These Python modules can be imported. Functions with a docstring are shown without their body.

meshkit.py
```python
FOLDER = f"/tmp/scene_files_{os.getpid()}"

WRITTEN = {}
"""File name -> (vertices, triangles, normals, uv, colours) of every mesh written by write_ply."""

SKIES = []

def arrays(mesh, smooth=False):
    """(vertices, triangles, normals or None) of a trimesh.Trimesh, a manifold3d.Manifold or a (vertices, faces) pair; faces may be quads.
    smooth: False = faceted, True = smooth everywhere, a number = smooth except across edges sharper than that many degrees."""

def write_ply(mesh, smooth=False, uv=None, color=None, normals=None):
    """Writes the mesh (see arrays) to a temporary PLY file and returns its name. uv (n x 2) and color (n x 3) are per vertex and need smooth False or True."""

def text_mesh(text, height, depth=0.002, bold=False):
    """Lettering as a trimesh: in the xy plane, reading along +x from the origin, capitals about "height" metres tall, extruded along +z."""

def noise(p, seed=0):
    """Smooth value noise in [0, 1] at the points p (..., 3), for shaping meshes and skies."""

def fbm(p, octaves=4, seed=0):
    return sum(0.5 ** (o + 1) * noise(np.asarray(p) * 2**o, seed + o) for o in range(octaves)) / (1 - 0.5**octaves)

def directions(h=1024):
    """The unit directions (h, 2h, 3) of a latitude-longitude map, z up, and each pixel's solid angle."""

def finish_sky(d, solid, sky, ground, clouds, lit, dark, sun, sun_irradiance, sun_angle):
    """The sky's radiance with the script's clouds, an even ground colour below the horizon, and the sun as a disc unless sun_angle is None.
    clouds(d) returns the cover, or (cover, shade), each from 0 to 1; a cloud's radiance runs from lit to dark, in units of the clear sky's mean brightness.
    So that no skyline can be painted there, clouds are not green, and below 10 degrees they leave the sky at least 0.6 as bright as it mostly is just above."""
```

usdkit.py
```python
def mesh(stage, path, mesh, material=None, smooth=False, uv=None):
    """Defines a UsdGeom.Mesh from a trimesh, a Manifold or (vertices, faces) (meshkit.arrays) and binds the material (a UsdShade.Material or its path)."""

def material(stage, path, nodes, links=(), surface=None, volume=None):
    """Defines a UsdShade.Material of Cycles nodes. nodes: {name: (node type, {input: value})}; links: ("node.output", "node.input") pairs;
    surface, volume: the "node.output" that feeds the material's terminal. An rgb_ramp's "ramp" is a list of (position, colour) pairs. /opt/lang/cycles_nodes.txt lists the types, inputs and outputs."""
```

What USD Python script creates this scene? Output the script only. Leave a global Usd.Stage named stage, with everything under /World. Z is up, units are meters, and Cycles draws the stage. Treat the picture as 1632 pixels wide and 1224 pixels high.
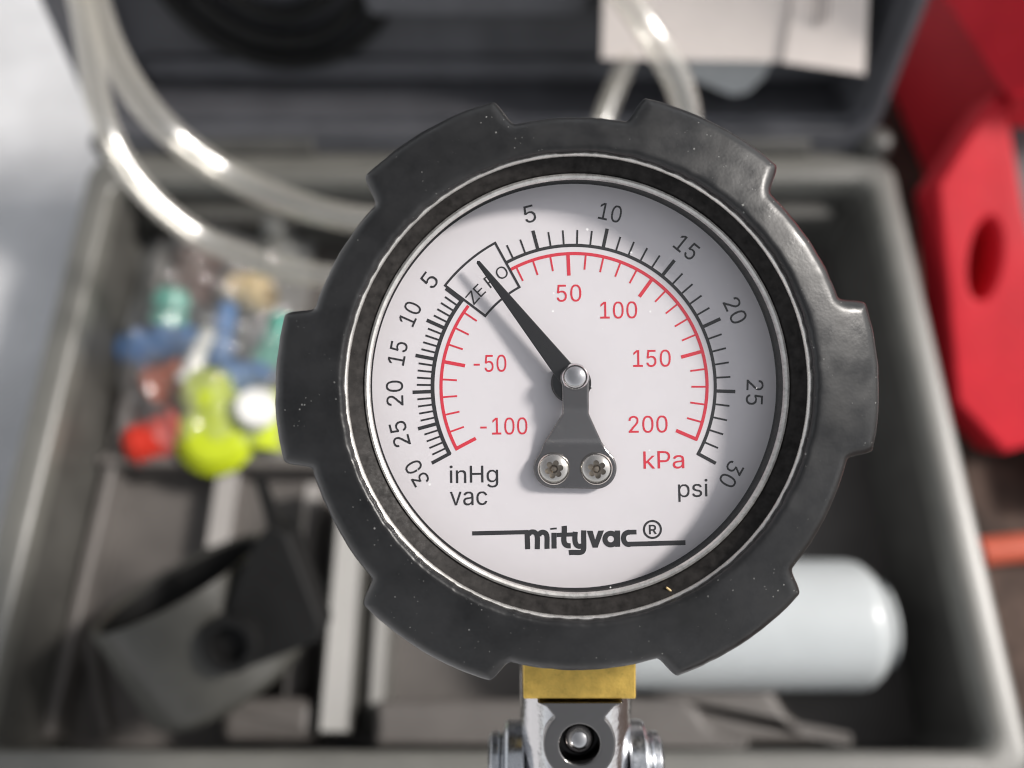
import math, random, numpy as np, trimesh, usdkit, meshkit, manifold3d as m3
from shapely.geometry import Polygon, Point, LineString, box as sbox
from shapely.ops import unary_union
from shapely import affinity
from pxr import Usd, UsdGeom, UsdLux, UsdShade, Gf, Sdf

random.seed(4); rng = np.random.default_rng(4)
stage = Usd.Stage.CreateInMemory()
UsdGeom.SetStageUpAxis(stage, 'Z'); UsdGeom.SetStageMetersPerUnit(stage, 1.0)
UsdGeom.Xform.Define(stage, '/World'); UsdGeom.Scope.Define(stage, '/World/Looks')

# ------------------------------------------------------------------ camera
F = 1256.0                                   # focal length in photo pixels (the photo is 1632 wide)
TH = math.radians(67)                        # how far the phone looks down
CAM = np.array([0, 0, .303])
FW = np.array([0, math.cos(TH), -math.sin(TH)]); RT = np.array([1., 0, 0]); UP = np.array([0, math.sin(TH), math.cos(TH)])
GAUGE_DIST = .100                            # lens to dial
cam = UsdGeom.Camera.Define(stage, '/World/camera')
FL = 5.6
cam.CreateFocalLengthAttr(FL); cam.CreateHorizontalApertureAttr(FL * 1632 / F); cam.CreateVerticalApertureAttr(FL * 1224 / F)
cam.CreateFStopAttr(FL / 3.1); cam.CreateFocusDistanceAttr(GAUGE_DIST - .0015)
cam.CreateClippingRangeAttr((.005, 1000)); cam.CreateExposureAttr(-0.10)
mtx = np.eye(4); mtx[0, :3], mtx[1, :3], mtx[2, :3], mtx[3, :3] = RT, UP, -FW, CAM
cam.AddTransformOp().Set(Gf.Matrix4d(*mtx.ravel().tolist()))

# ------------------------------------------------------------------ light: low clear sun from the right, blue sky
SUN = 1.32 * RT + .70 * UP - 1.0 * FW; SUN /= np.linalg.norm(SUN)
sky = usdkit.material(stage, '/World/Looks/sky_air', {
    's': ('sky_texture', {'sky_type': 'single_scattering', 'sun_disc': False, 'sun_elevation': math.asin(SUN[2]), 'sun_rotation': math.atan2(SUN[0], SUN[1]), 'aerosol_density': 2.0}),
    'h': ('hsv', {'saturation': .14}), 'b': ('background_shader', {'strength': .15})}, [('s.color', 'h.color'), ('h.color', 'b.color')], surface='b.background')
dome = UsdLux.DomeLight.Define(stage, '/World/sky')
UsdShade.MaterialBindingAPI.Apply(dome.GetPrim()).Bind(sky)
dome.GetPrim().SetCustomDataByKey('kind', 'structure')
sun = UsdLux.DistantLight.Define(stage, '/World/sun')
sun.CreateIntensityAttr(1.0); sun.CreateAngleAttr(9.0); sun.CreateColorAttr(Gf.Vec3f(1, .945, .89))
sun.GetPrim().CreateAttribute('inputs:normalize', Sdf.ValueTypeNames.Bool).Set(True)
zz = SUN; xx = np.cross([0, 0, 1], zz); xx /= np.linalg.norm(xx); yy = np.cross(zz, xx)
sm = np.eye(4); sm[0, :3], sm[1, :3], sm[2, :3] = xx, yy, zz
sun.AddTransformOp().Set(Gf.Matrix4d(*sm.ravel().tolist()))

# ------------------------------------------------------------------ helpers
used = {}
def numbered(path):
    n = used.get(path, -1) + 1; used[path] = n
    return path if n == 0 else f'{path}_{n:03d}'
def tag(o, label=None, cat=None, group=None, kind=None):
    p = o.GetPrim() if hasattr(o, 'GetPrim') else o
    for k, v in (('label', label), ('category', cat), ('group', group), ('kind', kind)):
        if v: p.SetCustomDataByKey(k, v)
    return p
def thing(name, label, cat, mat=None, loc=(0, 0, 0), group=None):
    x = UsdGeom.Xform.Define(stage, numbered('/World/' + name))
    if mat is not None: x.AddTransformOp().Set(Gf.Matrix4d(*np.asarray(mat).ravel().tolist()))
    else: x.AddTranslateOp().Set(Gf.Vec3d(*map(float, loc)))
    return tag(x, label, cat, group)
def obj(name, mesh, mat, parent=None, smooth=35, scale=1.0, label=None):
    base = str(parent.GetPath()) if parent is not None else '/World'
    v, f, n = meshkit.arrays(mesh, False)
    t = trimesh.Trimesh(np.asarray(v) * scale, f, process=True)
    m = usdkit.mesh(stage, numbered(base + '/' + name), t, MAT[mat] if isinstance(mat, str) else mat, smooth=smooth)
    if label: tag(m, label)
    return m.GetPrim()
def at(u, v, z):
    "the point of height z on the line of sight of photo position (u, v)"
    r = FW + RT * (u - 816) / F - UP * (v - 612) / F
    return CAM + r * ((z - CAM[2]) / r[2])
def cat_(*ms): return trimesh.util.concatenate(list(ms))
def moved(m, t): m = m.copy(); m.apply_translation(t); return m
def boxm(x0, x1, y0, y1, z0, z1, r=0.0):
    if r <= 0:
        b = trimesh.creation.box([x1 - x0, y1 - y0, z1 - z0]); b.apply_translation([(x0 + x1) / 2, (y0 + y1) / 2, (z0 + z1) / 2]); return b
    s = []
    for x in (x0 + r, x1 - r):
        for y in (y0 + r, y1 - r):
            for z in (z0 + r, z1 - r):
                s.append(m3.Manifold.sphere(r, 16).translate([x, y, z]))
    return totri(m3.Manifold.batch_hull(s))
def totri(m):
    q = m.to_mesh(); return trimesh.Trimesh(np.array(q.vert_properties[:, :3]), np.array(q.tri_verts), process=True)
def toman(t):
    return m3.Manifold(m3.Mesh(np.asarray(t.vertices, np.float32), np.asarray(t.faces, np.uint32)))
def revolve(prof, n=160, axis='z'):
    prof = np.asarray(prof, float); a = np.linspace(0, 2 * np.pi, n, endpoint=False)
    v = np.stack([prof[:, None, 0] * np.cos(a), prof[:, None, 0] * np.sin(a), np.repeat(prof[:, 1:2], n, 1)], -1)
    k = len(prof); f = []
    for i in range(k - 1):
        for j in range(n):
            b = (j + 1) % n
            f += [[i * n + j, i * n + b, (i + 1) * n + b], [i * n + j, (i + 1) * n + b, (i + 1) * n + j]]
    t = trimesh.Trimesh(v.reshape(-1, 3), f, process=True); t.update_faces(t.nondegenerate_faces()); t.remove_unreferenced_vertices()
    if axis == 'x': t.apply_transform(trimesh.transformations.rotation_matrix(np.pi / 2, [0, 1, 0]))
    if axis == 'y': t.apply_transform(trimesh.transformations.rotation_matrix(-np.pi / 2, [1, 0, 0]))
    return t
def prism(poly, z0, z1):
    return cat_(*[moved(trimesh.creation.extrude_polygon(g, z1 - z0, engine='earcut'), [0, 0, z0]) for g in getattr(poly, 'geoms', [poly])])
def bevelled(poly, z0, z1, b, steps=3, bz=None):
    "a prism whose upper edges are rounded by b"
    out = []
    for g in getattr(poly, 'geoms', [poly]):
        g = g.simplify(b * .02)
        rings = [np.array(r.coords)[:-1] for r in (g.exterior, *g.interiors)]
        if g.exterior.is_ccw is False: rings[0] = rings[0][::-1]
        rings[1:] = [r if Polygon(r).exterior.is_ccw is False else r[::-1] for r in rings[1:]]
        nor = []
        for r in rings:
            e = np.roll(r, -1, 0) - r; e /= np.maximum(np.linalg.norm(e, axis=1, keepdims=True), 1e-12)
            n = np.stack([-e[:, 1], e[:, 0]], 1); m = n + np.roll(n, 1, 0)
            d = (m * n).sum(1, keepdims=True); nor.append(m / np.maximum(d, .5))
        bz = bz or b
        lev = [(0, z0), (0, z1 - bz)] + [(b * (1 - math.cos(math.pi / 2 * i / steps)), z1 - bz + bz * math.sin(math.pi / 2 * i / steps)) for i in range(1, steps + 1)]
        V, Fc, k = [], [], 0
        for r, n in zip(rings, nor):
            c = len(r); j = np.arange(c); q = (j + 1) % c
            for a in range(len(lev)):
                V.append(np.c_[r + n * lev[a][0], np.full(c, lev[a][1])])
                if a + 1 < len(lev):
                    o = k + a * c
                    Fc += [np.stack([o + j, o + q, o + c + q], 1), np.stack([o + j, o + c + q, o + c + j], 1)]
            k += c * len(lev)
        out.append(trimesh.Trimesh(np.vstack(V), np.vstack(Fc), process=False))
        for ins, z, fl in ((lev[0][0], z0, True), (lev[-1][0], z1, False)):
            pr = [r + n * ins for r, n in zip(rings, nor)]
            v, f = trimesh.creation.triangulate_polygon(Polygon(pr[0], pr[1:]), engine='earcut')
            f = np.asarray(f); out.append(trimesh.Trimesh(np.c_[v, np.full(len(v), z)], f[:, ::-1] if fl else f, process=False))
    return cat_(*out)
def spline(pts, n=60):
    from scipy.interpolate import CubicSpline
    p = np.asarray(pts, float); d = np.r_[0, np.cumsum(np.linalg.norm(np.diff(p, axis=0), axis=1) ** .5)]
    return CubicSpline(d, p)(np.linspace(0, d[-1], n))
def tube(path, r, n=20, inner=None, cap=True):
    p = np.asarray(path, float); t = np.gradient(p, axis=0); t /= np.linalg.norm(t, axis=1, keepdims=True)
    u = np.cross(t[0], [0, 0, 1.]);
    if np.linalg.norm(u) < 1e-3: u = np.cross(t[0], [1., 0, 0])
    u /= np.linalg.norm(u); a = np.linspace(0, 2 * np.pi, n, endpoint=False); R = []
    rr = np.broadcast_to(r, len(p))
    fr = []
    for i in range(len(p)):
        u = u - t[i] * (u @ t[i]); u /= np.linalg.norm(u); fr.append((u.copy(), np.cross(t[i], u)))
    def skin(rad, flip):
        v = np.vstack([p[i] + rad[i] * (np.cos(a)[:, None] * fr[i][0] + np.sin(a)[:, None] * fr[i][1]) for i in range(len(p))]); f = []
        for i in range(len(p) - 1):
            for j in range(n):
                b = (j + 1) % n; q = [i * n + j, i * n + b, (i + 1) * n + b, (i + 1) * n + j]
                if flip: q = q[::-1]
                f += [[q[0], q[1], q[2]], [q[0], q[2], q[3]]]
        return v, f
    v, f = skin(rr, False)
    if inner is None:
        if cap:
            k = len(v); v = np.vstack([v, p[0], p[-1]]); m = (len(p) - 1) * n
            for j in range(n):
                b = (j + 1) % n; f += [[k, b, j], [k + 1, m + j, m + b]]
        return trimesh.Trimesh(v, f, process=False)
    v2, f2 = skin(np.broadcast_to(inner, len(p)), True); k = len(v); m = (len(p) - 1) * n
    f = f + [[x + k for x in q] for q in f2]
    for j in range(n):
        b = (j + 1) % n
        f += [[j, k + j, k + b], [j, k + b, b], [m + j, m + b, m + k + b], [m + j, m + k + b, m + k + j]]
    return trimesh.Trimesh(np.vstack([v, v2]), f, process=False)
_txt = {}
def text_poly_mesh(s, w, h, bold=False):
    "lettering with ink w wide and h tall, centred on the origin, thickness 1"
    m = meshkit.text_mesh(s, 1.0, 1.0, bold=bold)
    b = m.bounds; m.apply_translation([-(b[0, 0] + b[1, 0]) / 2, -(b[0, 1] + b[1, 1]) / 2, 0])
    m.apply_scale([w / (b[1, 0] - b[0, 0]), h / (b[1, 1] - b[0, 1]), 1]); return m

# ------------------------------------------------------------------ materials
MAT = {}
def pm(name, color, rough=.5, metallic=0., var=0., vscale=200., bump=0., bscale=800., rvar=0., dust=None, bevel=0., **kw):
    N = {'p': ('principled_bsdf', {'base_color': color, 'roughness': rough, 'metallic': metallic, **kw}), 't': ('texture_coordinate', {})}
    L = []
    col = None
    if var:
        N['n'] = ('noise_texture', {'scale': vscale, 'detail': 6., 'roughness': .6}); L.append(('t.object', 'n.vector'))
        c = np.array(color)
        N['r'] = ('rgb_ramp', {'ramp': [(.3, tuple(c * (1 - var))), (.7, tuple(np.minimum(c * (1 + var), 1)))]}); L.append(('n.fac', 'r.fac')); col = 'r.color'
    if rvar:
        N['n2'] = ('noise_texture', {'scale': vscale * 2.3, 'detail': 5.}); L.append(('t.object', 'n2.vector'))
        N['m2'] = ('map_range', {'from_min': .3, 'from_max': .7, 'to_min': max(rough - rvar, .02), 'to_max': min(rough + rvar, 1.), 'clamp': True}); L += [('n2.fac', 'm2.value'), ('m2.result', 'p.roughness')]
    if dust:
        ds, thr, dc, amount = dust
        N['v'] = ('voronoi_texture', {'scale': ds, 'feature': 'f1'}); L.append(('t.object', 'v.vector'))
        N['vr'] = ('rgb_to_bw', {}); L.append(('v.color', 'vr.color'))
        N['th'] = ('math', {'math_type': 'multiply', 'value2': thr}); L.append(('vr.val', 'th.value1'))
        N['dn'] = ('noise_texture', {'scale': ds * .12, 'detail': 3.}); L.append(('t.object', 'dn.vector'))
        N['dm'] = ('map_range', {'from_min': .38, 'from_max': .72, 'to_min': 0., 'to_max': 1., 'clamp': True}); L.append(('dn.fac', 'dm.value'))
        N['th2'] = ('math', {'math_type': 'multiply'}); L += [('th.value', 'th2.value1'), ('dm.result', 'th2.value2')]
        N['ls'] = ('math', {'math_type': 'less_than'}); L += [('v.distance', 'ls.value1'), ('th2.value', 'ls.value2')]
        N['am'] = ('math', {'math_type': 'multiply', 'value2': amount}); L.append(('ls.value', 'am.value1'))
        N['mx'] = ('mix', {'mix_type': 'mix', 'color1': color, 'color2': dc}); L.append(('am.value', 'mx.fac'))
        if col: L.append((col, 'mx.color1'))
        col = 'mx.color'
    if col: L.append((col, 'p.base_color'))
    if bump:
        N['bn'] = ('noise_texture', {'scale': bscale, 'detail': 4.}); L.append(('t.object', 'bn.vector'))
        N['b'] = ('bump', {'strength': bump, 'distance': .0002}); L += [('bn.fac', 'b.height')]
        if bevel:
            N['bv'] = ('bevel', {'radius': bevel, 'samples': 6}); L.append(('bv.bevel', 'b.normal'))
        L.append(('b.normal', 'p.normal'))
    elif bevel:
        N['bv'] = ('bevel', {'radius': bevel, 'samples': 6}); L.append(('bv.bevel', 'p.normal'))
    MAT[name] = usdkit.material(stage, '/World/Looks/' + name, N, L, surface='p.BSDF'); return MAT[name]

pm('black_rubber', (.012, .012, .0125), .34, var=.6, vscale=120, rvar=.13, bump=.07, bscale=2500, dust=(1500., .22, (.45, .45, .43), .6), specular_ior_level=.5)
pm('bezel_metal', (.024, .022, .021), .45, .0, var=.5, vscale=900, rvar=.10, bump=.10, bscale=7000, dust=(4200., .13, (.25, .23, .2), .4), specular_ior_level=.10)
pm('bright_metal', (.70, .68, .65), .35, .9, var=.15, vscale=600, rvar=.08)
pm('chrome', (.66, .65, .65), .10, 1., bevel=.00018, rvar=.05, vscale=500)
pm('bracket_steel', (.26, .25, .245), .11, 1., bevel=.00032, rvar=.04, vscale=500)
pm('recess_shade_steel', (.30, .26, .21), .35, .9, var=.3, vscale=900)  # screw steel darkened: shade inside the recess put into the colour
pm('screw_steel', (.68, .65, .60), .13, 1., rvar=.05, vscale=900)
pm('chrome_cast', (.70, .69, .70), .13, 1., bevel=.0003, bump=.35, bscale=900, rvar=.06, vscale=300)
pm('zinc', (.58, .60, .63), .28, 1., bevel=.0002, rvar=.08, vscale=400)
pm('brass', (.74, .50, .12), .42, .75, var=.18, vscale=500, rvar=.1, bevel=.0003, bump=.25, bscale=2500)
pm('dial_white', (.72, .70, .72), .42, var=.012, vscale=300, dust=(900., .10, (.93, .93, .93), .8))
pm('dial_black', (.02, .02, .022), .45)
pm('dial_red', (.66, .035, .06), .45)
pm('pointer_black', (.012, .012, .013), .30)
pm('case_plastic', (.068, .066, .060), .46, var=.2, vscale=60, bump=.5, bscale=1500, rvar=.06, specular_ior_level=.7)
pm('tray_plastic', (.118, .108, .101), .45, var=.15, vscale=40, bump=.5, bscale=1500)
pm('lid_plastic', (.085, .086, .096), .45, var=.2, vscale=40, bump=.4, bscale=1200)
pm('rim_plastic', (.13, .128, .115), .40, var=.12, vscale=60, bump=.4, bscale=1500, specular_ior_level=1.)
pm('ridge_plastic', (.085, .083, .075), .48, var=.15, vscale=40, bump=.4, bscale=1500, specular_ior_level=.9)
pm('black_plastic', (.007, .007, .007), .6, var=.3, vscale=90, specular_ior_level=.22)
pm('cup_plastic', (.050, .049, .043), .36, var=.2, vscale=70)
pm('white_bottle', (.50, .53, .54), .28, var=.03, vscale=40, subsurface_weight=.25, subsurface_scale=.006, subsurface_radius=(1., 1., 1.))
pm('paper', (.86, .78, .73), .8, var=.04, vscale=60)
pm('grey_paper', (.48, .50, .51), .7, var=.05, vscale=60)
pm('print_grey', (.32, .29, .28), .8)
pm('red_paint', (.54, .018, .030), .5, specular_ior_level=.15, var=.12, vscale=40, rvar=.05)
pm('shaded_red_paint', (.44, .013, .022), .45, var=.15, vscale=30)  # same red paint, darkened to carry shade on the body and in the slot
pm('dark_steel', (.07, .06, .065), .5, var=.3, vscale=60)
pm('concrete', (.58, .585, .60), .85, var=.22, vscale=11, bump=.6, bscale=300)
pm('brown_mat', (.07, .045, .035), .9, var=.7, vscale=60, bump=1., bscale=260)
pm('orange_strap', (.55, .10, .05), .6, var=.1, vscale=60)
for nm, c in dict(fit_red=(.62, .05, .03), fit_green=(.50, .60, .02), fit_blue=(.06, .18, .42), fit_teal=(.10, .38, .30), fit_white=(.78, .78, .76), fit_tan=(.58, .42, .18), fit_brown=(.11, .055, .04), fit_orange=(.45, .09, .03), fit_grey=(.20, .20, .19)).items():
    pm(nm, c, .28, var=.05, vscale=80)

def clear_mat(name, tint, gloss_rough, film, film_col):
    N = {'t': ('transparent_bsdf', {'color': tint}), 'g': ('glossy_bsdf', {'color': (1, 1, 1), 'roughness': gloss_rough}), 'lw': ('layer_weight', {'blend': .5}), 'pw': ('math', {'math_type': 'power', 'value2': 5.}), 'fr': ('math', {'math_type': 'multiply_add', 'value2': .95, 'value3': .045}),
         'm': ('mix_closure', {}), 'd': ('diffuse_bsdf', {'color': film_col}), 'tl': ('translucent_bsdf', {'color': film_col}), 'a': ('mix_closure', {'fac': .5}), 'm2': ('mix_closure', {'fac': film})}
    MAT[name] = usdkit.material(stage, '/World/Looks/' + name, N, [('lw.facing', 'pw.value1'), ('pw.value', 'fr.value1'), ('fr.value', 'm.fac'), ('t.BSDF', 'm.closure1'), ('g.BSDF', 'm.closure2'), ('d.BSDF', 'a.closure1'), ('tl.BSDF', 'a.closure2'), ('m.closure', 'm2.closure1'), ('a.closure', 'm2.closure2')], surface='m2.closure')
N = {'t': ('transparent_bsdf', {'color': (.985, .98, .985)}), 'g': ('glossy_bsdf', {'color': (1, 1, 1), 'roughness': .03}), 'lw': ('layer_weight', {'blend': .5}), 'pw': ('math', {'math_type': 'power', 'value2': 5.}), 'fr': ('math', {'math_type': 'multiply_add', 'value2': .95, 'value3': .045}),
     'm': ('mix_closure', {}), 'd': ('diffuse_bsdf', {'color': (.85, .85, .85)}), 'tc': ('texture_coordinate', {}), 'v': ('voronoi_texture', {'scale': 420.}), 'bw': ('rgb_to_bw', {}), 'th': ('math', {'math_type': 'multiply_add', 'value2': .16, 'value3': -.075}), 'ls': ('math', {'math_type': 'less_than'}), 'k': ('math', {'math_type': 'multiply', 'value2': .75}), 'm2': ('mix_closure', {})}
MAT['lens_clear'] = usdkit.material(stage, '/World/Looks/lens_clear', N, [('lw.facing', 'pw.value1'), ('pw.value', 'fr.value1'), ('fr.value', 'm.fac'), ('t.BSDF', 'm.closure1'), ('g.BSDF', 'm.closure2'), ('tc.object', 'v.vector'), ('v.color', 'bw.color'), ('bw.val', 'th.value1'), ('v.distance', 'ls.value1'), ('th.value', 'ls.value2'), ('ls.value', 'k.value1'), ('k.value', 'm2.fac'), ('m.closure', 'm2.closure1'), ('d.BSDF', 'm2.closure2')], surface='m2.closure')
clear_mat('bag_film', (.94, .94, .94), .07, .16, (.70, .70, .69))

N = {'t': ('transparent_bsdf', {'color': (.95, .945, .93)}), 'g': ('glossy_bsdf', {'color': (1, 1, 1), 'roughness': .14}), 'lw': ('layer_weight', {'blend': .5}), 'pw': ('math', {'math_type': 'power', 'value2': 4.}), 'fr': ('math', {'math_type': 'multiply_add', 'value2': .75, 'value3': .10}),
     'm': ('mix_closure', {}), 'd': ('diffuse_bsdf', {'color': (.80, .77, .71)}), 'tl': ('translucent_bsdf', {'color': (.80, .77, .71)}), 'a': ('mix_closure', {'fac': .5}), 'p2': ('math', {'math_type': 'power', 'value2': 1.6}), 'ed': ('math', {'math_type': 'multiply_add', 'value2': .34, 'value3': .045}), 'm2': ('mix_closure', {})}
MAT['hose_clear'] = usdkit.material(stage, '/World/Looks/hose_plastic', N, [('lw.facing', 'pw.value1'), ('pw.value', 'fr.value1'), ('fr.value', 'm.fac'), ('t.BSDF', 'm.closure1'), ('g.BSDF', 'm.closure2'), ('lw.facing', 'p2.value1'), ('p2.value', 'ed.value1'), ('ed.value', 'm2.fac'), ('d.BSDF', 'a.closure1'), ('tl.BSDF', 'a.closure2'), ('m.closure', 'm2.closure1'), ('a.closure', 'm2.closure2')], surface='m2.closure')
# ------------------------------------------------------------------ ground
g = trimesh.creation.box([12, 12, .02]); g.apply_translation([0, 0, -.01])
tag(obj('ground', g, 'concrete', smooth=False), 'pale bluish grey concrete ground', None, kind='structure')
# ------------------------------------------------------------------ the carrying case
X0, X1, Y0, Y1, ZR = -.161, .1455, -.018, .199, .060
case = thing('tool_case', 'open dark grey plastic carrying case with its lid leaning back, behind the gauge', 'case')
def rr(x0, x1, y0, y1, r): return sbox(x0 + r, y0 + r, x1 - r, y1 - r).buffer(r, quad_segs=8)
outer, inner = rr(X0, X1, Y0, Y1, .010), rr(X0 + .010, X1 - .010, Y0 + .009, Y1 - .012, .006)
obj('shell', cat_(prism(outer, .001, .012), prism(outer.buffer(-.0015).difference(inner), .012, .052)), 'case_plastic', case)
rim = obj('rim', bevelled(outer.difference(inner.buffer(-.0005)), .052, ZR, .0045, 8, .0022), 'rim_plastic', case)
obj('hinge_strip', boxm(X0 + .012, X1 - .012, Y1 - .001, Y1 + .0065, .040, .0575, .001), 'case_plastic', case)
obj('tray_floor', prism(inner.buffer(-.0003), .0121, .0140), 'tray_plastic', case)
# corner post and hinge at the back
for x in (X0 + .0065, X1 - .0065):
    obj('corner_post', moved(revolve([(0, 0), (.0062, 0), (.0062, .010), (.0055, .0122), (.004, .0135), (0, .014)], 28), [x, Y1 + .0035, .052]), 'case_plastic', case)
hb = []
for k in range(3):
    xa = X0 + .030 + k * .095
    obj('hinge_knuckle', moved(revolve([(0, 0), (.004, 0), (.0045, .0005), (.0045, .0545), (.004, .055), (0, .055)], 20, 'x'), [xa, Y1 + .005, .0585]), 'case_plastic', case)
obj('back_ledge', boxm(X0 + .02, X1 - .02, Y1 - .020, Y1 - .0115, .040, .0475, .0015), 'case_plastic', case)
# dividers of the moulded tray
dv = [(-.0590, -.0505, -.004, .074, .044), (-.0465, -.0415, -.004, .050, .032), (-.0745, -.0685, .000, .078, .030), (-.1085, -.1010, .055, .084, .026), (-.151, -.060, .0845, .0885, .030), (-.0355, -.031, .09, .186, .038)]
for x0, x1, y0, y1, z in dv:
    sl_ = min(.58 * (x1 - x0), .006); w_ = .0006
    hl = trimesh.convex.convex_hull(np.array([[x, y, .0138] for x in (x0, x1 + .0012) for y in (y0, y1)] + [[x0 + .0004, y, z - w_] for y in (y0, y1)] + [[x0 + .0012, y, z] for y in (y0 + .0006, y1 - .0006)] + [[x1, y, z - sl_] for y in (y0 + .0004, y1 - .0004)] + [[x1 + .0006, y, z - sl_ - .001] for y in (y0, y1)]))
    obj('divider', hl, 'ridge_plastic' if -.06 < x0 < -.04 else 'tray_plastic', case, smooth=20)
ln = LineString([(-.1500, .034), (-.1345, -.004)]).buffer(.0018)
obj('tray_ridge', bevelled(ln, .0138, .020, .0012), 'tray_plastic', case)
ln = LineString([(-.1430, .184), (-.1465, .085), (-.1490, -.004)]).buffer(.0022)
obj('tray_ridge', bevelled(ln, .0138, .028, .0015), 'tray_plastic', case)
# moulded front block with S-shaped end, and the low hump left of it
blk = Polygon([(-.040, -.0065), (-.040, .004), (.052, .0045), (.056, .002), (.0575, -.0015), (.062, -.0045), (.070, -.0065)]).buffer(.0012)
obj('tray_block', bevelled(blk, .0138, .046, .003, 4), 'tray_plastic', case)
blk2 = Polygon([(.03, -.006), (.03, .010), (.078, .0105), (.083, .007), (.086, .001), (.092, -.0035), (.106, -.006)]).buffer(.0012)
obj('tray_block', bevelled(blk2, .0138, .034, .003, 4), 'tray_plastic', case)
blk3 = rr(-.090, -.061, -.0065, .006, .004)
obj('tray_block', bevelled(blk3, .0138, .040, .004, 4), 'tray_plastic', case)
# the lid: a shallow shell leaning back
LEAN = math.radians(17); HY, HZ = .2035, .064
lidm = np.eye(4); lidm[0, :3] = [1, 0, 0]; lidm[1, :3] = [0, math.sin(LEAN), math.cos(LEAN)]; lidm[2, :3] = [0, -math.cos(LEAN), math.sin(LEAN)]; lidm[3, :3] = [0, HY, HZ]
LM = lidm.T
def lid_pt(x, h, out): return LM[:3, :3] @ np.array([x, h, out]) + LM[:3, 3]
def on_lid(m): m = m.copy(); m.apply_transform(LM); return m
lo, li = rr(-.1580, .1395, -.010, .205, .009), rr(-.148, .130, .006, .197, .006)
obj('lid', on_lid(cat_(prism(lo, -.034, -.030), prism(lo.difference(li), -.030, -.004), bevelled(lo.buffer(-.0025).difference(li.buffer(.003)), -.004, 0.0, .0015))), 'lid_plastic', case)
obj('lid_lip', on_lid(bevelled(rr(-.1595, .1410, -.0115, .2065, .010).difference(lo.buffer(-.0015)), -.012, -.006, .001)), 'lid_plastic', case)
for hh in (.014,):
    obj('lid_step', on_lid(boxm(-.143, .126, hh - .005, hh + .003, -.030, -.0265 + (hh - .016) * -.1, .0015)), 'lid_plastic', case)
ring = []
for r in (.024, .034, .043):
    a = np.linspace(0, 2 * np.pi, 70)
    ring.append(tube(np.stack([-.084 + r * np.cos(a), .058 + r * np.sin(a) * .95, -.024 + 0 * a], 1), .0032, 12))
coil = obj('hose_coil', on_lid(cat_(*ring)), 'black_plastic')
tag(coil, 'coiled black hose lying in the left half of the open lid', 'hose')
pan = obj('lid_panel', on_lid(bevelled(rr(-.052, .028, .038, .160, .004), -.0305, -.016, .002)), 'lid_plastic', case)
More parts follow.
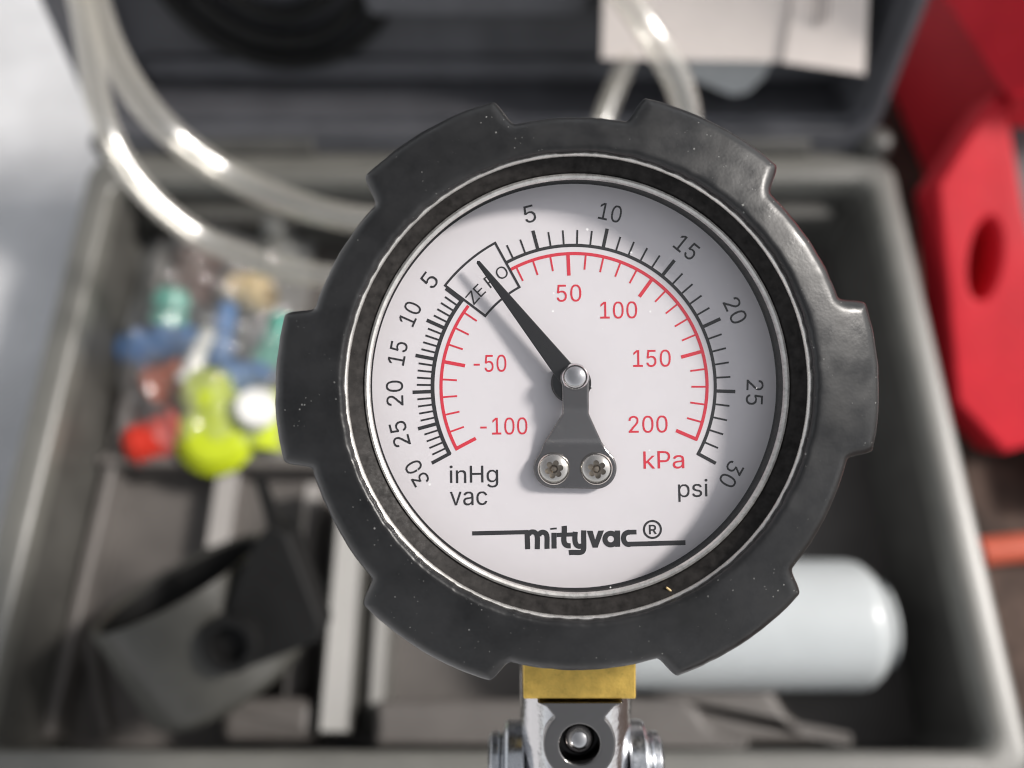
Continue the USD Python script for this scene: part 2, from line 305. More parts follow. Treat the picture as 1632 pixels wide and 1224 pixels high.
# ------------------------------------------------------------------ papers standing in the lid
man = thing('manual', 'pinkish white folded instruction sheet standing in the right half of the lid', 'manual')
def sheet(pts, out0, out1, th, bend=0.0):
    p = Polygon(pts); m = prism(p, 0, th); m = m.subdivide_to_size(.006)
    v = m.vertices.copy(); hmin, hmax = p.bounds[1], p.bounds[3]
    t = (v[:, 1] - hmin) / (hmax - hmin); v[:, 2] += out0 + (out1 - out0) * t + bend * np.sin(v[:, 0] * 60)
    m.vertices = v; return on_lid(m)
obj('page', sheet([(.0285, .110), (.0315, .0305), (.100, .0295), (.105, .034), (.105, .110)], -.001, -.028, .0005), 'paper', man)
obj('cover', sheet([(.094, .110), (.095, .0300), (.1245, .0262), (.116, .070), (.108, .110)], .0015, -.026, .0005), 'paper', man)
for k in range(3):
    obj('print_line', sheet([(.1035 + k * .0016, .041 + .001 * k), (.1043 + k * .0016, .041 + .001 * k), (.1020 + k * .0016, .053), (.1012 + k * .0016, .053)], -.0029, -.0030, .0002), 'print_grey', man)
card = obj('card', sheet([(.060, .060), (.063, .027), (.066, .0175), (.0835, .0105), (.089, .0115), (.0935, .0175), (.0965, .0275), (.098, .060)], -.012, -.013, .0006), 'grey_paper')
tag(card, 'bluish grey card sticking out below the pinkish sheet in the lid', 'card')

# ------------------------------------------------------------------ white reservoir bottle lying in the tray
bo = thing('bottle', 'white translucent plastic bottle lying on its side in the tray, right of the gauge stem', 'bottle', loc=(.0235, .0285, .0350))
R = .0205
prof = [(0, 0), (R - .003, 0), (R - .0008, .0008), (R, .003), (R, .0865), (R - .0006, .0895), (R - .003, .0925), (R - .0065, .0948), (R - .0085, .0955), (R - .0085, .0962)]
obj('body', revolve(prof + [(0, .0962)], 90, 'x'), 'white_bottle', bo)
obj('neck_ring', moved(revolve([(R - .009, 0), (R - .0065, .0002), (R - .0062, .0008), (R - .0065, .0014), (R - .009, .0016)], 60, 'x'), [.0957, 0, 0]), 'white_bottle', bo)

# ------------------------------------------------------------------ black open cup with side port lying in the left of the tray
cup_axis = np.array([-.16, .62, .77]); cup_axis /= np.linalg.norm(cup_axis)
def frame(axis, hint, origin):
    z = np.asarray(axis, float) / np.linalg.norm(axis); x = np.asarray(hint, float); x = x - z * (x @ z); x /= np.linalg.norm(x); y = np.cross(z, x)
    T = np.eye(4); T[:3, 0], T[:3, 1], T[:3, 2], T[:3, 3] = x, y, z, origin; return T
ax = -.40 * RT + .86 * UP - .16 * FW; ax /= np.linalg.norm(ax)
oc = at(288, 925, .058); CR, CL = .0272, .036
cup = thing('cup', 'black plastic open cup with a side port lying tilted in the left of the tray', 'cup', mat=frame(ax, RT, oc).T)
wall = revolve([(CR, 0), (CR, -.003), (CR - .0012, -CL + .003), (CR - .004, -CL), (0, -CL), (0, -CL + .002), (CR - .0045, -CL + .002), (CR - .0035, -CL + .004), (CR - .002, -.001), (CR - .001, 0), (CR, 0)], 80)
obj('body', wall, 'cup_plastic', cup)
obj('shade_lining', revolve([(CR - .0022, -.0012), (CR - .0058, -CL + .0045), (0, -CL + .0044)], 80), 'black_plastic', cup)  # added dark inner skin, its colour stands in for shade inside the cup
inv = np.linalg.inv(frame(ax, RT, oc))
def cam_plane(pts, depth):        # a flat piece facing the viewer: points of the plane at this distance
    return np.array([[(u - 816) / F * depth, -(v - 612) / F * depth] for u, v in pts])
def facing(m, depth):
    T = np.eye(4); T[:3, 0], T[:3, 1], T[:3, 2], T[:3, 3] = RT, UP, -FW, CAM + FW * depth
    m = m.copy(); m.apply_transform(T); return m
d0 = .219
fl = Polygon(cam_plane([(412, 868), (432, 846), (452, 856), (505, 1000), (500, 1018), (362, 1068), (350, 1040), (372, 960)], d0)).buffer(.0015)
f_ = facing(bevelled(fl, -.012, .0, .0015), d0); f_.apply_transform(inv); obj('flange', f_, 'black_plastic', cup)
p_ = revolve([(.0048, -.010), (.0048, .003), (.0056, .0042), (.0074, .0042), (.0080, .003), (.0082, -.010)], 48)
c2 = cam_plane([(374, 1020)], d0)[0]
p_ = facing(moved(p_, [c2[0], c2[1], .001]), d0); p_.apply_transform(inv); obj('port', p_, 'black_plastic', cup)
p_ = facing(moved(revolve([(0, 0), (.0049, 0)], 32), [c2[0], c2[1], .0005]), d0); p_.apply_transform(inv); obj('port_bottom', p_, 'black_plastic', cup)
tb = Polygon(cam_plane([(396, 762), (404, 760), (436, 852), (424, 860)], d0))
t_ = facing(prism(tb, -.010, -.004), d0); t_.apply_transform(inv); obj('tab', t_, 'black_plastic', cup)

# ------------------------------------------------------------------ coloured adapters in a clear bag
def cone(r0, r1, h, n=36, bore=.5):
    "a hollow hose adapter: flange, barrel and two barbs towards the narrow end"
    if h < .008: return revolve([(r0 * bore, 0), (r0 * .94, 0), (r0, .0008), (r0 * .98, .002), (r1, h - .001), (r1 * .9, h), (r1 * bore, h), (r0 * bore, 0)], n)
    m = r1 * .78; b = r1 * bore
    return revolve([(b, 0), (r0 * .95, 0), (r0, .0006), (r0, .0024), (r0 * .94, .003), (r0 * .80, .0034), (r0 * .80, h * .38), (r1 * 1.02, h * .42), (m, h * .60), (m, h * .62), (r1, h * .63), (m, h * .80), (m, h * .82), (r1 * .96, h * .83), (m * .85, h - .0004), (m * .8, h), (b, h), (b, 0)], n)
def ribbed(r, h, k):
    pr = [(0, 0), (r * .8, 0)]
    for i in range(k):
        z = h * (i + .1) / k; pr += [(r, z), (r * .72, z + h * .75 / k)]
    return revolve(pr + [(r * .6, h), (0, h)], 32)
def tee(r, L):
    a = tube([[-L, 0, 0], [L, 0, 0]], r, 18, inner=r * .55); b = tube([[0, 0, 0], [0, L, 0]], r, 18)
    c = [tube([[x - .0015, 0, 0], [x + .0015, 0, 0]], r * 1.35, 18) for x in (-L * .55, L * .55)]
    return cat_(a, b, *c)
def place(name, mesh, mat, uv, z, axis, label, extra=None):
    P = at(uv[0], uv[1], z); T = frame(axis, (0.31, .95, .1) if abs(axis[0]) > .8 else (1, .1, .05), P)
    m = mesh.copy(); m.apply_transform(T)
    o = obj(name, m, mat); tag(o, label, 'adapter'); return o
place('hose_adapter', cone(.0110, .009, .020), 'fit_red', (292, 690), .024, (-.90, -.38, .20), 'red cone shaped adapter lowest on the left in the clear bag')
place('hose_adapter', ribbed(.0142, .016, 3), 'fit_green', (354, 702), .020, (.15, -.2, .95), 'large yellow green round adapter at the bottom of the clear bag')
place('hose_adapter', ribbed(.0095, .012, 2), 'fit_green', (340, 640), .030, (-.1, .3, .9), 'small yellow green round adapter above the large one in the clear bag')
place('hose_adapter', cone(.0075, .006, .022), 'fit_green', (418, 715), .024, (.1, .9, .25), 'yellow green tube shaped adapter at the right bottom of the clear bag')
place('hose_adapter', cone(.0080, .0070, .004, 36, .05), 'fit_white', (408, 652), .036, (.30, -.05, .95), 'white round cap added as a glint next to the gauge boot in the clear bag')  # white disc added in place of a defocused highlight
place('hose_adapter', cone(.0042, .0034, .022), 'fit_white', (296, 610), .034, (.35, .85, .25), 'white tube shaped adapter lying across the blue tee in the clear bag')
place('hose_adapter', tee(.0060, .0165), 'fit_blue', (262, 552), .026, (0, .15, 1), 'blue tee shaped adapter at the left of the clear bag')
place('hose_adapter', cone(.0065, .0045, .026), 'fit_blue', (346, 585), .024, (.10, .95, .2), 'upright blue tube adapter in the middle of the clear bag')
place('hose_adapter', cone(.0075, .005, .016), 'fit_blue', (372, 606), .026, (.9, .2, .25), 'blue cone adapter on the right behind the yellow green ones in the clear bag')
place('hose_adapter', ribbed(.0078, .014, 2), 'fit_teal', (268, 515), .026, (.2, .75, .5), 'teal round adapter above the blue tee in the clear bag')
place('hose_adapter', cone(.0060, .0075, .018), 'fit_tan', (372, 458), .024, (.9, -.35, .2), 'tan adapter highest on the right in the clear bag')
place('hose_adapter', cone(.013, .011, .022), 'fit_brown', (300, 476), .016, (.3, .8, .4), 'dark brown wide adapter at the top of the clear bag')
place('hose_adapter', cone(.0085, .006, .016), 'fit_orange', (248, 620), .026, (.8, .4, .3), 'orange red adapter at the left edge of the clear bag')
place('hose_adapter', cone(.0065, .005, .020), 'fit_teal', (425, 580), .028, (.3, .9, .3), 'pale teal tube adapter at the right edge of the clear bag')
place('rubber_cone', cone(.0125, .008, .022), 'fit_grey', (352, 372), .020, (-.1, .1, 1), 'grey rubber cone at the back of the tray below the nearer hose')
place('rubber_cone', cone(.0095, .006, .026), 'fit_grey', (450, 405), .020, (.1, .1, 1), 'slim grey rubber cone beside the gauge boot at the back of the tray')
# the bag: two crumpled films joined at the edges
bx = np.linspace(0, 1, 70); by = np.linspace(0, 1, 90)
A, B, Cc, D = at(190, 742, .020), at(455, 742, .020), at(505, 385, .022), at(232, 385, .022)
def film(top):
    v = []
    for t in by:
        for s in bx:
            p = (A * (1 - s) + B * s) * (1 - t) + (D * (1 - s) + Cc * s) * t
            e = (math.sin(math.pi * s) * math.sin(math.pi * t)) ** .35
            w = meshkit.fbm(np.array([s * 6, t * 8, 3.0 if top else 9.0]), 5) - .5
            v.append(p + np.array([0, 0, (.026 * e + w * .022 * min(1, e * 1.2)) if top else -.0045 * e]))
    n = len(bx); f = []
    for j in range(len(by) - 1):
        for i in range(n - 1):
            a = j * n + i; f += [[a, a + 1, a + n + 1], [a, a + n + 1, a + n]]
    return trimesh.Trimesh(v, f, process=False)
bg = thing('plastic_bag', 'crumpled clear plastic bag holding the coloured adapters in the left of the tray', 'bag')
obj('front_film', film(True), 'bag_film', bg, smooth=60)
obj('back_film', film(False), 'bag_film', bg, smooth=60)

# ------------------------------------------------------------------ clear hoses looping over the case
def hose(pts, zs, r, label):
    p = spline([at(u, v, z) for (u, v), z in zip(pts, zs)], 90)
    tag(obj('clear_hose', tube(p, r, 22, inner=r * .66), 'hose_clear', smooth=60), label, 'hose')
hose([(104, -90), (128, 0), (140, 60), (150, 130), (170, 205), (215, 285), (280, 350), (350, 393), (430, 422), (520, 440), (640, 452), (760, 480)], [.137, .134, .132, .129, .125, .1163, .1067, .0985, .0945, .092, .0895, .087], .0036, 'clear plastic hose nearer the left case wall, running over the bagged adapters')
hose([(112, -90), (150, 0), (170, 60), (205, 130), (250, 190), (300, 235), (380, 287), (480, 328), (570, 350), (680, 362), (790, 400)], [.132, .130, .128, .1255, .1215, .1150, .1048, .099, .096, .093, .090], .0042, 'clear plastic hose looping above the other, to behind the gauge top left')
hose([(940, -80), (1000, 0), (1042, 62), (1078, 125), (1095, 200), (1070, 300), (1000, 420)], [.148, .142, .136, .128, .118, .106, .09], .0040, 'sunlit clear hose in front of the pinkish sheet in the lid')
hose([(1020, 20), (1008, 70), (985, 130), (962, 190), (950, 260)], [.094, .092, .090, .088, .084], .0034, 'dim clear hose end between the dark lid panel and the sheet')

# ------------------------------------------------------------------ what lies right of the case
mt = trimesh.creation.box([.9, 1.4, .004]); mt.apply_translation([.152 + .45, .2, .0061])
tag(obj('floor_mat', mt, 'brown_mat', smooth=False), 'dark reddish brown mottled floor mat right of the case', 'mat')
st = thing('red_stand', 'red painted metal stand with an oval slot, right of the open case', 'stand')
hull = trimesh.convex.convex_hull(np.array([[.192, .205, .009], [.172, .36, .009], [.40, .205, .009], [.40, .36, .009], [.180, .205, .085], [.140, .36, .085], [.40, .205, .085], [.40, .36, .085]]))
obj('body', hull, 'shaded_red_paint', st, smooth=20)
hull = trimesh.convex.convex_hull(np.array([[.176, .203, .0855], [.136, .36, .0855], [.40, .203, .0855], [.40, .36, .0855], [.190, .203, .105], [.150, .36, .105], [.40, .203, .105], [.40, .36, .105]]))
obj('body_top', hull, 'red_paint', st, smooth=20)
db = .285
br = Polygon(cam_plane([(1494, 292), (1600, 128), (1634, 330), (1720, 690), (1600, 724), (1524, 640), (1510, 480)], db)).buffer(-.002).buffer(.002)
sl = affinity.rotate(affinity.scale(Point(*cam_plane([(1570, 412)], db)[0]).buffer(1), .0056, .0150), -8)
obj('bracket', facing(bevelled(br.difference(sl), -.016, 0, .002), db), 'red_paint', st)
obj('slot_back', facing(prism(sl.buffer(.004), -.022, -.0165), db), 'shaded_red_paint', st)
p = Polygon(cam_plane([(1606, 120), (1700, 60), (1760, 420), (1645, 350)], db)); obj('side_plate', facing(prism(p, -.022, -.012), db), 'dark_steel', st)
ft = boxm(.205, .40, .075, .20, .0082, .03, .003); obj('base', ft, 'dark_steel', st)
a, b = at(1560, 880, .012), at(1760, 872, .012)
tag(obj('strap', tube(spline([a, (a + b) / 2 + [0, .001, .001], b], 16), .0052, 14), 'orange_strap'), 'orange red strap lying on the brown mat beside the right case wall', 'strap')

# ------------------------------------------------------------------ the hand pump with its gauge, held before the lens
GC = CAM + FW * GAUGE_DIST + RT * .00788 + UP * -.00024
G = np.eye(4); G[:3, 0], G[:3, 1], G[:3, 2], G[:3, 3] = RT, UP, -FW, GC
pump = thing('vacuum_pump', 'hand vacuum pump with a black rubber booted round pressure gauge, brass stem and chrome head', 'pump', mat=G.T)
MM = .001
def pobj(name, mesh, mat, parent=None, smooth=35): return obj(name, mesh, mat, parent or pump, smooth, MM)

# rubber boot
def lobes():
    cs = [120.2, 62.8, 3., -56.3, -120.9, 179.2]
    a = np.linspace(0, 360, 720, endpoint=False); r = np.zeros_like(a)
    for c in cs:
        d = np.abs((a - c + 180) % 360 - 180); t = np.clip((17.1 - d) / 3.0, 0, 1); r = np.maximum(r, t * t * (3 - 2 * t))
    w = 33.25 + 3.35 * r + .05 * np.sin(np.radians(a * 3 + 40)) + .25 * np.cos(np.radians(a + 60)) * (1 - r) + .16 * (meshkit.fbm(np.stack([np.cos(np.radians(a)) * 22, np.sin(np.radians(a)) * 22, 0 * a], 1), 3, 8) - .5)
    a = np.radians(a); return Polygon(np.stack([w * np.cos(a) - .05, w * np.sin(a) - .75], 1)).buffer(-.45).buffer(.9).buffer(-.45)
OUT = lobes(); RIN = 27.75
from shapely.geometry import LinearRing
def boot():
    n = 900; ang = np.linspace(0, 2 * np.pi, n, endpoint=False); ringg = OUT.exterior
    Rmax = []
    for a in ang:
        q = LineString([(0, 0), (60 * math.cos(a), 60 * math.sin(a))]).intersection(ringg)
        Rmax.append(np.hypot(*np.array(q.coords)[0]) if q.geom_type == 'Point' else max(np.hypot(*np.array(h.coords)[0]) for h in q.geoms))
    Rmax = np.array(Rmax); us = np.r_[np.linspace(0, .12, 5), np.linspace(.16, .72, 10), np.linspace(.75, 1, 22)]
    rows = []
    fil = 1.7
    nick = (meshkit.fbm(np.stack([np.cos(ang) * 26, np.sin(ang) * 26, 0 * ang], 1), 3, 5) - .5)
    rin = RIN + .22 * nick
    for r_, z_ in ((.35, 3.2), (.1, 4.5), (0., 6.8)): rows.append(np.stack([(rin + r_) * np.cos(ang), (rin + r_) * np.sin(ang), np.full(n, z_)], 1))
    import shapely
    for u in us:
        r = rin + .001 + (Rmax - rin) * u
        xy = np.stack([r * np.cos(ang), r * np.sin(ang)], 1)
        d = shapely.distance(shapely.points(xy), ringg)
        z = 7.7 - .15 * (r - RIN) - .008 * (r - RIN) ** 2
        z -= np.where(d < fil, fil - np.sqrt(np.maximum(fil ** 2 - (fil - d) ** 2, 0)), 0)
        e = r - rin; z -= np.where(e < .8, .8 - np.sqrt(np.maximum(.64 - (.8 - e) ** 2, 0)), 0) * .8
        z += .10 * (meshkit.fbm(np.c_[xy * .25, 0 * ang], 3, 2) - .5)
        rows.append(np.c_[xy, z])
    last = rows[-1]
    for z_, s in ((3.0, 1.), (-3, 1.), (-9, .995), (-14, .985), (-15.5, .96), (-16, .90), (-16, .35)):
        q = last.copy(); q[:, :2] *= s; q[:, 2] = np.minimum(z_, last[:, 2] - .05) if z_ > -2 else z_; rows.append(q)
    v = np.vstack(rows); f = []
    for i in range(len(rows) - 1):
        j = np.arange(n); b = (j + 1) % n
        f.append(np.stack([i * n + j, (i + 1) * n + b, i * n + b], 1)); f.append(np.stack([i * n + j, (i + 1) * n + j, (i + 1) * n + b], 1))
    f = np.vstack(f)[:, ::-1]; return trimesh.Trimesh(v, f, process=False)
pobj('gauge_boot', boot(), 'black_rubber', smooth=50)

# metal bezel, bright bead round it, lens rim and lens
bez = pobj('bezel', revolve([(28.6, 2.0), (28.6, 4.9), (27.7, 5.55), (27.5, 5.5), (26.25, 4.75), (25.95, 4.5), (25.85, 4.2), (25.85, 0.05)], 300), 'bezel_metal', smooth=25)
pobj('bead', revolve([(27.50 + .42 * (1 - math.cos(t)), 5.2 + .75 * math.sin(t)) for t in np.linspace(0, math.pi, 10)], 300), 'bright_metal', bez)
pobj('lens_rim', revolve([(25.84, 4.15), (25.7, 4.62), (25.45, 4.7), (25.2, 4.55), (25.1, 4.1), (25.3, 3.9)], 300), 'bright_metal', bez)
lens = pobj('lens', revolve([(25.15, 4.30), (0, 4.30)], 160), 'lens_clear', smooth=False)
dial = pobj('dial', cat_(revolve([(0, 0), (27.5, 0)], 200)), 'dial_white', smooth=False)
d_ = cat_(dial.GetPath() and revolve([(25.62, .05), (26.4, .05), (26.4, .02), (25.62, .02), (25.62, .05)], 300)); pobj('edge_line', d_, 'dial_black', dial, smooth=False)

# dial print: 1 dial unit (du) = 0.0796 mm, angles counter-clockwise from the right, scale centre at (0, -1) du
DU = .0796
def pol(a, r): a = math.radians(a); return (r * math.cos(a), r * math.sin(a) - 1)
def arc(a0, a1, r, w):
    aa = np.linspace(a0, a1, max(2, int(abs(a1 - a0)) + 1)); return Polygon([pol(a, r + w / 2) for a in aa] + [pol(a, r - w / 2) for a in aa[::-1]])
def tick(a, r0, r1, w): return LineString([pol(a, r0), pol(a, r1)]).buffer(w / 2, cap_style=2)
def ink(name, poly, mat, h=.03):
    m = prism(affinity.scale(poly, DU, DU, origin=(0, 0)), .012, h); return pobj(name, m, mat, dial, smooth=False)
psi0, psid = 131.45, 26.65 / 5
ps = [arc(psi0 - psid * 30 - .6, 118.6, 225, 5.0)]
for k in range(3, 31):
    M = k % 5 == 0; ps.append(tick(psi0 - psid * k, 224, 257 if M else 249.5, 5.4 if M else 2.9))
ink('psi_scale', unary_union(ps), 'dial_black')
va = [arc(142, 142.2 + 13.18 * 5 + .6, 225.5, 6.0)]
for k in range(5, 31):
    M = k % 5 == 0; va.append(tick(142.6 + 13.14 / 5 * (k - 5), 224, 257.5 if M else 250.5, 5.6 if M else 3.0))
ink('vacuum_scale', unary_union(va), 'dial_black')
rd = [arc(-23.9, 118.3, 212, 5.0), arc(142.6, 208.6, 212, 5.0)]
for k in range(20, 201, 10):
    M = k % 50 == 0; rd.append(tick(131.3 - .773 * k, 213, 177 if M else 187, 5.6 if M else 2.9))
for k in range(20, 101, 10):
    M = k % 50 == 0; rd.append(tick(130.6 + .772 * k, 213, 177 if M else 187, 5.6 if M else 2.9))
ink('kilopascal_scale', unary_union(rd), 'dial_red')
bo_ = Polygon([pol(a, 263) for a in np.linspace(118.4, 142.3, 20)] + [pol(a, 179) for a in np.linspace(142.1, 118.2, 20)])
ink('zero_box', bo_.difference(Polygon([pol(a, 259.4) for a in np.linspace(119.2, 141.5, 20)] + [pol(a, 182.6) for a in np.linspace(140.9, 119.4, 20)])), 'dial_black', .034)
def word(name, s, x, y, w, h, rot, mat, bold=False):
    m = text_poly_mesh(s, w * DU, h * DU, bold); m.apply_scale([1, 1, .018]); m.apply_transform(trimesh.transformations.rotation_matrix(math.radians(rot), [0, 0, 1])); m.apply_translation([x * DU, y * DU, .012])
    return pobj(name, m, mat, dial, smooth=False)
def num(s, a, r, w, mat='dial_black'): x, y = pol(a, r); word('numeral', s, x, y, w, 27.5, a - 90, mat)
for s, a, r, w in [('5', 104.4, 284, 18), ('10', 78.2, 283, 36), ('15', 51.0, 285, 37), ('20', 25.2, 284, 40), ('25', -1.9, 288, 40), ('30', -29.2, 287, 40),
                   ('5', 143.6, 286, 18), ('10', 156.0, 286, 36), ('15', 169.2, 286, 37), ('20', 182.1, 286, 40), ('25', 195.2, 288, 40), ('30', 208.9, 286, 40)]: num(s, a, r, w)
for s, px, py, w in [('50', 907, 467, 39), ('100', 986, 494, 59), ('150', 1039, 571, 60), ('200', 1033, 676, 62), ('-50', 781, 579, 52), ('-100', 803, 679, 75)]: word('numeral', s, px - 915, 615 - py, w, 27.5, .8, 'dial_red')
word('unit_text', 'kPa', 1058 - 915, 615 - 733, 65, 28.5, 1.2, 'dial_red')
word('unit_text', 'inHg', 755.5 - 915, 615 - 759.5, 77, 36, .8, 'dial_black')
word('unit_text', 'vac', 747 - 915, 615 - 794.5, 59, 22, .8, 'dial_black')
word('unit_text', 'psi', 1104.5 - 915, 615 - 781.5, 47, 35.5, 1.4, 'dial_black')
for ch, a, w in [('Z', 139.2, 15), ('E', 134.6, 12), ('R', 128.3, 14.5), ('O', 122.4, 18)]:
    x, y = pol(a + (-.4 if ch == 'Z' else 0), 215); word('zero_letter', ch, x, y, w, 19.5, a - 90, 'dial_black')
# logo lettering drawn stroke by stroke, in sixteenths of its own grid
def st_(pts, w, cap=2, join=2): return LineString(pts).buffer(w / 2, cap_style=cap, join_style=join)
def curve(pts, n=30):
    return [tuple(p) for p in spline([(x, y, 0) for x, y in pts], n)[:, :2]]
L_ = [st_([(55, 215), (440, 206)], 27), st_([(430, 200), (434, 322)], 33), st_(curve([(440, 225), (463, 205), (488, 212), (500, 240), (500, 322)]), 33, join=1), st_(curve([(510, 232), (530, 208), (556, 214), (567, 245), (567, 320)]), 33, join=1),
      st_([(614, 212), (615, 318)], 33), st_([(590, 185), (632, 181)], 10), st_(curve([(684, 165), (682, 240), (688, 285), (728, 300)]), 34, join=1), st_([(634, 226), (745, 222)], 26),
      st_(curve([(760, 205), (758, 262), (770, 296), (808, 300)]), 33, join=1), st_(curve([(818, 195), (818, 315), (808, 340), (780, 346), (717, 347)]), 33, join=1),
      Polygon([(840, 198), (878, 198), (896, 262), (918, 198), (955, 196), (912, 312), (880, 312)]),
      Point(1003, 254).buffer(56).difference(Point(1003, 254).buffer(23)), st_([(1048, 196), (1049, 306)], 34),
      st_([(1178, 206), (1125, 207)], 30), st_(curve([(1130, 207), (1098, 222), (1090, 250), (1102, 280), (1135, 290)]), 33, join=1), st_([(1125, 289), (1513, 278)], 31)]
for x in range(660, 700, 9): pass
lg = unary_union([p.buffer(1) for p in L_])
rg = unary_union([Point(1288, 188).buffer(65).difference(Point(1288, 188).buffer(51))])
def to_du(p): return affinity.affine_transform(p, [1 / 4.295, 0, 0, -1 / 4.295, 740 - 915, 615 - 800])
ink('logo', to_du(lg), 'dial_black'); ink('registered_ring', to_du(rg), 'dial_black')
word('registered_letter', 'R', 740 + 1290 / 4.295 - 915, 615 - 800 - 188 / 4.295, 12, 15, 2, 'dial_black', True)

# pointer, its hub and the stop bracket
pv = np.array([-.25, .45])
tip = np.array([(760.5 - 816) * .0782 - 7.88, (612 - 416) * .0782 + .24])
dr = tip - pv; Ln = np.linalg.norm(dr); dr /= Ln; nr = np.array([-dr[1], dr[0]])
pp = Polygon([pv - dr * 2 + nr * 1.35, pv + dr * 2.0 + nr * 1.28, pv + dr * (Ln - .2) + nr * .25, pv + dr * Ln, pv + dr * (Ln - .2) - nr * .25, pv + dr * 2.0 - nr * 1.28, pv - dr * 2 - nr * 1.35])
ptr = pobj('pointer', bevelled(pp, 1.75, 2.05, .12), 'pointer_black')
pobj('hub', moved(revolve([(0, 0), (2.3, 0), (2.5, .2), (2.5, 1.2), (2.3, 1.4), (0, 1.4)], 60), [pv[0] - .25, pv[1] - .1, .5]), 'pointer_black', ptr)
sc = [(-2.66, -10.35), (2.66, -10.35)]
base = unary_union([Point(*sc[0]).buffer(2.5, quad_segs=16), Point(*sc[1]).buffer(2.6, quad_segs=16)]).convex_hull
sh = Polygon([(-4.3, -8.3), (-3.95, -7.3), (-1.62, -3.4), (-1.75, 1.0), (1.6, 1.0), (1.62, -3.4), (3.35, -7.0), (4.5, -8.6)])
bp = unary_union([base, sh, Point(-.12, 1.0).buffer(1.8, quad_segs=16)]).buffer(.5).buffer(-1.0).buffer(.5)
def bent(m):
    m = m.subdivide_to_size(.5); v = m.vertices.copy(); v[:, 2] += np.interp(v[:, 1], [-7.5, -7.1, -6.8, -3.1, -2.8, -2.4], [0, .08, .25, 1.5, 1.62, 1.7]); m.vertices = v; return m
bk = pobj('pointer_bracket', bent(bevelled(bp, .55, 1.25, .2)), 'bracket_steel')
pobj('pivot_cap', moved(revolve([(1.72 * math.cos(t), 1.25 * math.sin(t)) for t in np.linspace(0, math.pi / 2, 16)], 60), [-.12, 1.10, 2.9]), 'chrome', bk, smooth=60)
def star(): return unary_union([Point(0, 0).buffer(.78)] + [Point(.80 * math.cos(k * math.pi / 3), .80 * math.sin(k * math.pi / 3)).buffer(.36) for k in range(6)]).buffer(-.06).buffer(.06)
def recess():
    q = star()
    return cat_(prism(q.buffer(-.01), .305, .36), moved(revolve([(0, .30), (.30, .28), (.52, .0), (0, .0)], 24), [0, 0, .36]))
def screw():
    dome = m3.Manifold.revolve(m3.CrossSection([[(0, 0), (2.02, 0), (2.05, .25)] + [(2.05 * math.cos(t), .25 + 1.0 * math.sin(t)) for t in np.linspace(.1, math.pi / 2, 14)]]), 64)
    cut = []
    cut.append(toman(prism(star(), .30, 1.6)))
    return totri(dome - m3.Manifold.batch_boolean(cut, m3.OpType.Add))
for k, (x, y) in enumerate(sc):
    m = screw(); m.apply_transform(trimesh.transformations.rotation_matrix(math.radians((14, 38)[k]), [0, 0, 1])); rc = recess(); rc.apply_transform(trimesh.transformations.rotation_matrix(math.radians((14, 38)[k]), [0, 0, 1]))
    pobj('screw_recess_shade', moved(rc, [x, y, 1.25]), 'recess_shade_steel', bk, smooth=False)  # insert added to carry the painted shade of the recess
    so = pobj('bracket_screw', moved(m, [x, y, 1.25]), 'screw_steel', bk, smooth=30)

# brass stem under the boot
bn = pobj('brass_fitting', boxm(1.2 - 7.55, 1.2 + 7.55, -42.0, -29, -13.5, -5.6, .25), 'brass')
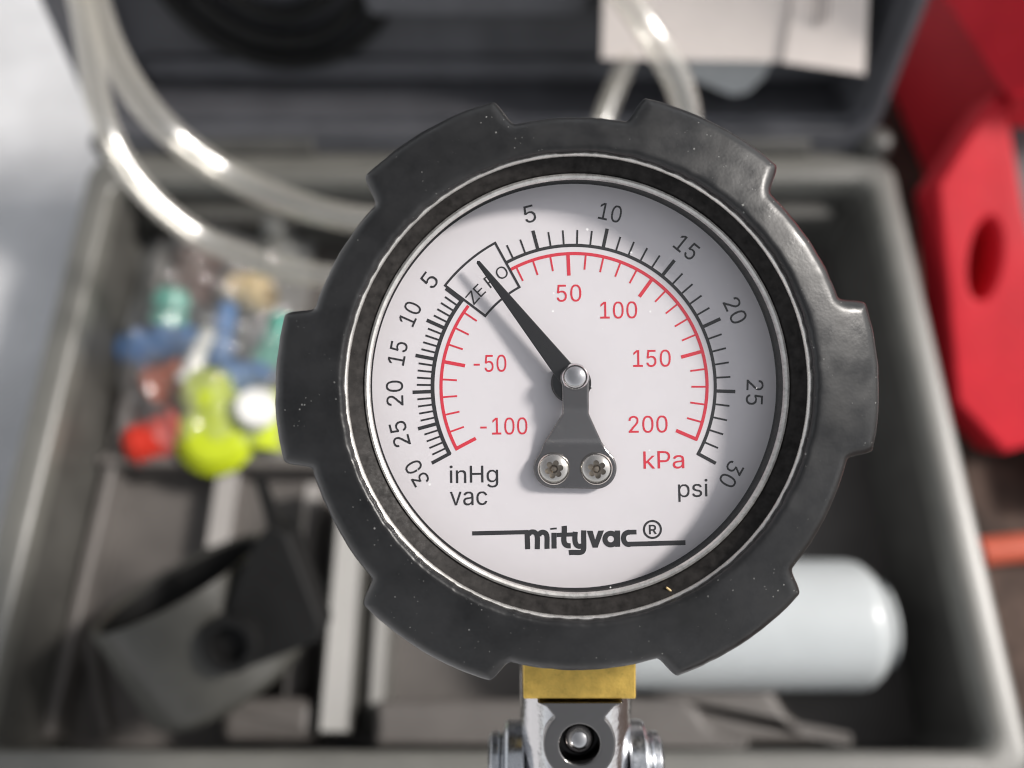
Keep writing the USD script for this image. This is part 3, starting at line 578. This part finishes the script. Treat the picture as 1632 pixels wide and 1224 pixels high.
# chrome head: a cast cylinder with a flat keyhole face, rivet and side washers
hx, hz = 1.25, -13.6
def cyl(r, h, n=80): return m3.Manifold.cylinder(h, r, r, n)
bodym = m3.Manifold.cylinder(46, 8.0, 8.0, 120).rotate([90, 0, 0]).translate([hx, -40.6, hz])
notch = m3.Manifold.cube([14.7, 3.0, 9], True).translate([hx, -40.9, hz + 4.6]).rotate([0, 0, 0])
hd = pobj('pump_head', totri(bodym - notch - m3.Manifold.cylinder(8, 2.75, 2.75, 40).translate([hx - .1, -47.9, hz + 4])), 'chrome_cast', smooth=40)
kx, ky = hx - .1, -47.9
key = unary_union([Point(kx, ky).buffer(4.85, quad_segs=24), Polygon([(kx - 5.6, -42.3), (kx - 4.4, -42.9), (kx - 3.35, -44.2), (kx - 3.5, -46), (kx + 3.5, -46), (kx + 3.45, -44.2), (kx + 4.6, -42.9), (kx + 5.8, -42.3)])])
key = key.buffer(.4).buffer(-.4).difference(Point(kx, ky).buffer(2.7, quad_segs=20))
pobj('keyhole_plate', bevelled(key, hz + 5.5, hz + 8.5, .25), 'bracket_steel', hd)
pobj('rivet', moved(revolve([(2.2 * math.cos(t), 2.2 * math.sin(t)) for t in np.linspace(0, math.pi / 2, 16)], 48), [kx + .12, ky - .25, hz + 5.2]), 'chrome', hd, smooth=60)
pobj('rivet_seat', moved(revolve([(0, 0), (2.8, 0)], 40), [kx, ky, hz + 4.9]), 'pointer_black', hd, smooth=False)
for sgn in (-1, 1):
    wz = hz - 1.0
    w = revolve([(0, 0), (5.3, 0), (5.6, .3), (5.6, 2.3), (5.3, 2.7), (3.9, 3.0), (3.9, 3.3), (0, 3.3)], 60, 'x')
    if sgn < 0: w.apply_transform(np.diag([-1, 1, 1, 1])); w.invert()
    wo = pobj('pivot_washer', moved(w, [hx + sgn * 7.4, -54.6, wz]), 'zinc')
    w = revolve([(0, 0), (3.7, 0), (4.1, .4), (4.0, 1.3), (3.2, 1.8), (0, 1.9)], 60, 'x')
    if sgn < 0: w.apply_transform(np.diag([-1, 1, 1, 1])); w.invert()
    pobj('rivet_head', moved(w, [hx + sgn * 10.75, -54.6, wz]), 'zinc', wo)

# a straw fleck lying on the bezel
fk = revolve([(0, -.55), (.12, -.5), (.15, 0), (.1, .5), (0, .55)], 8, 'x'); fk.apply_transform(trimesh.transformations.rotation_matrix(math.radians(-38), [0, 0, 1]))
pobj('straw_fleck', moved(fk, [11.1, -24.55, 5.15]), 'fit_tan', bez)
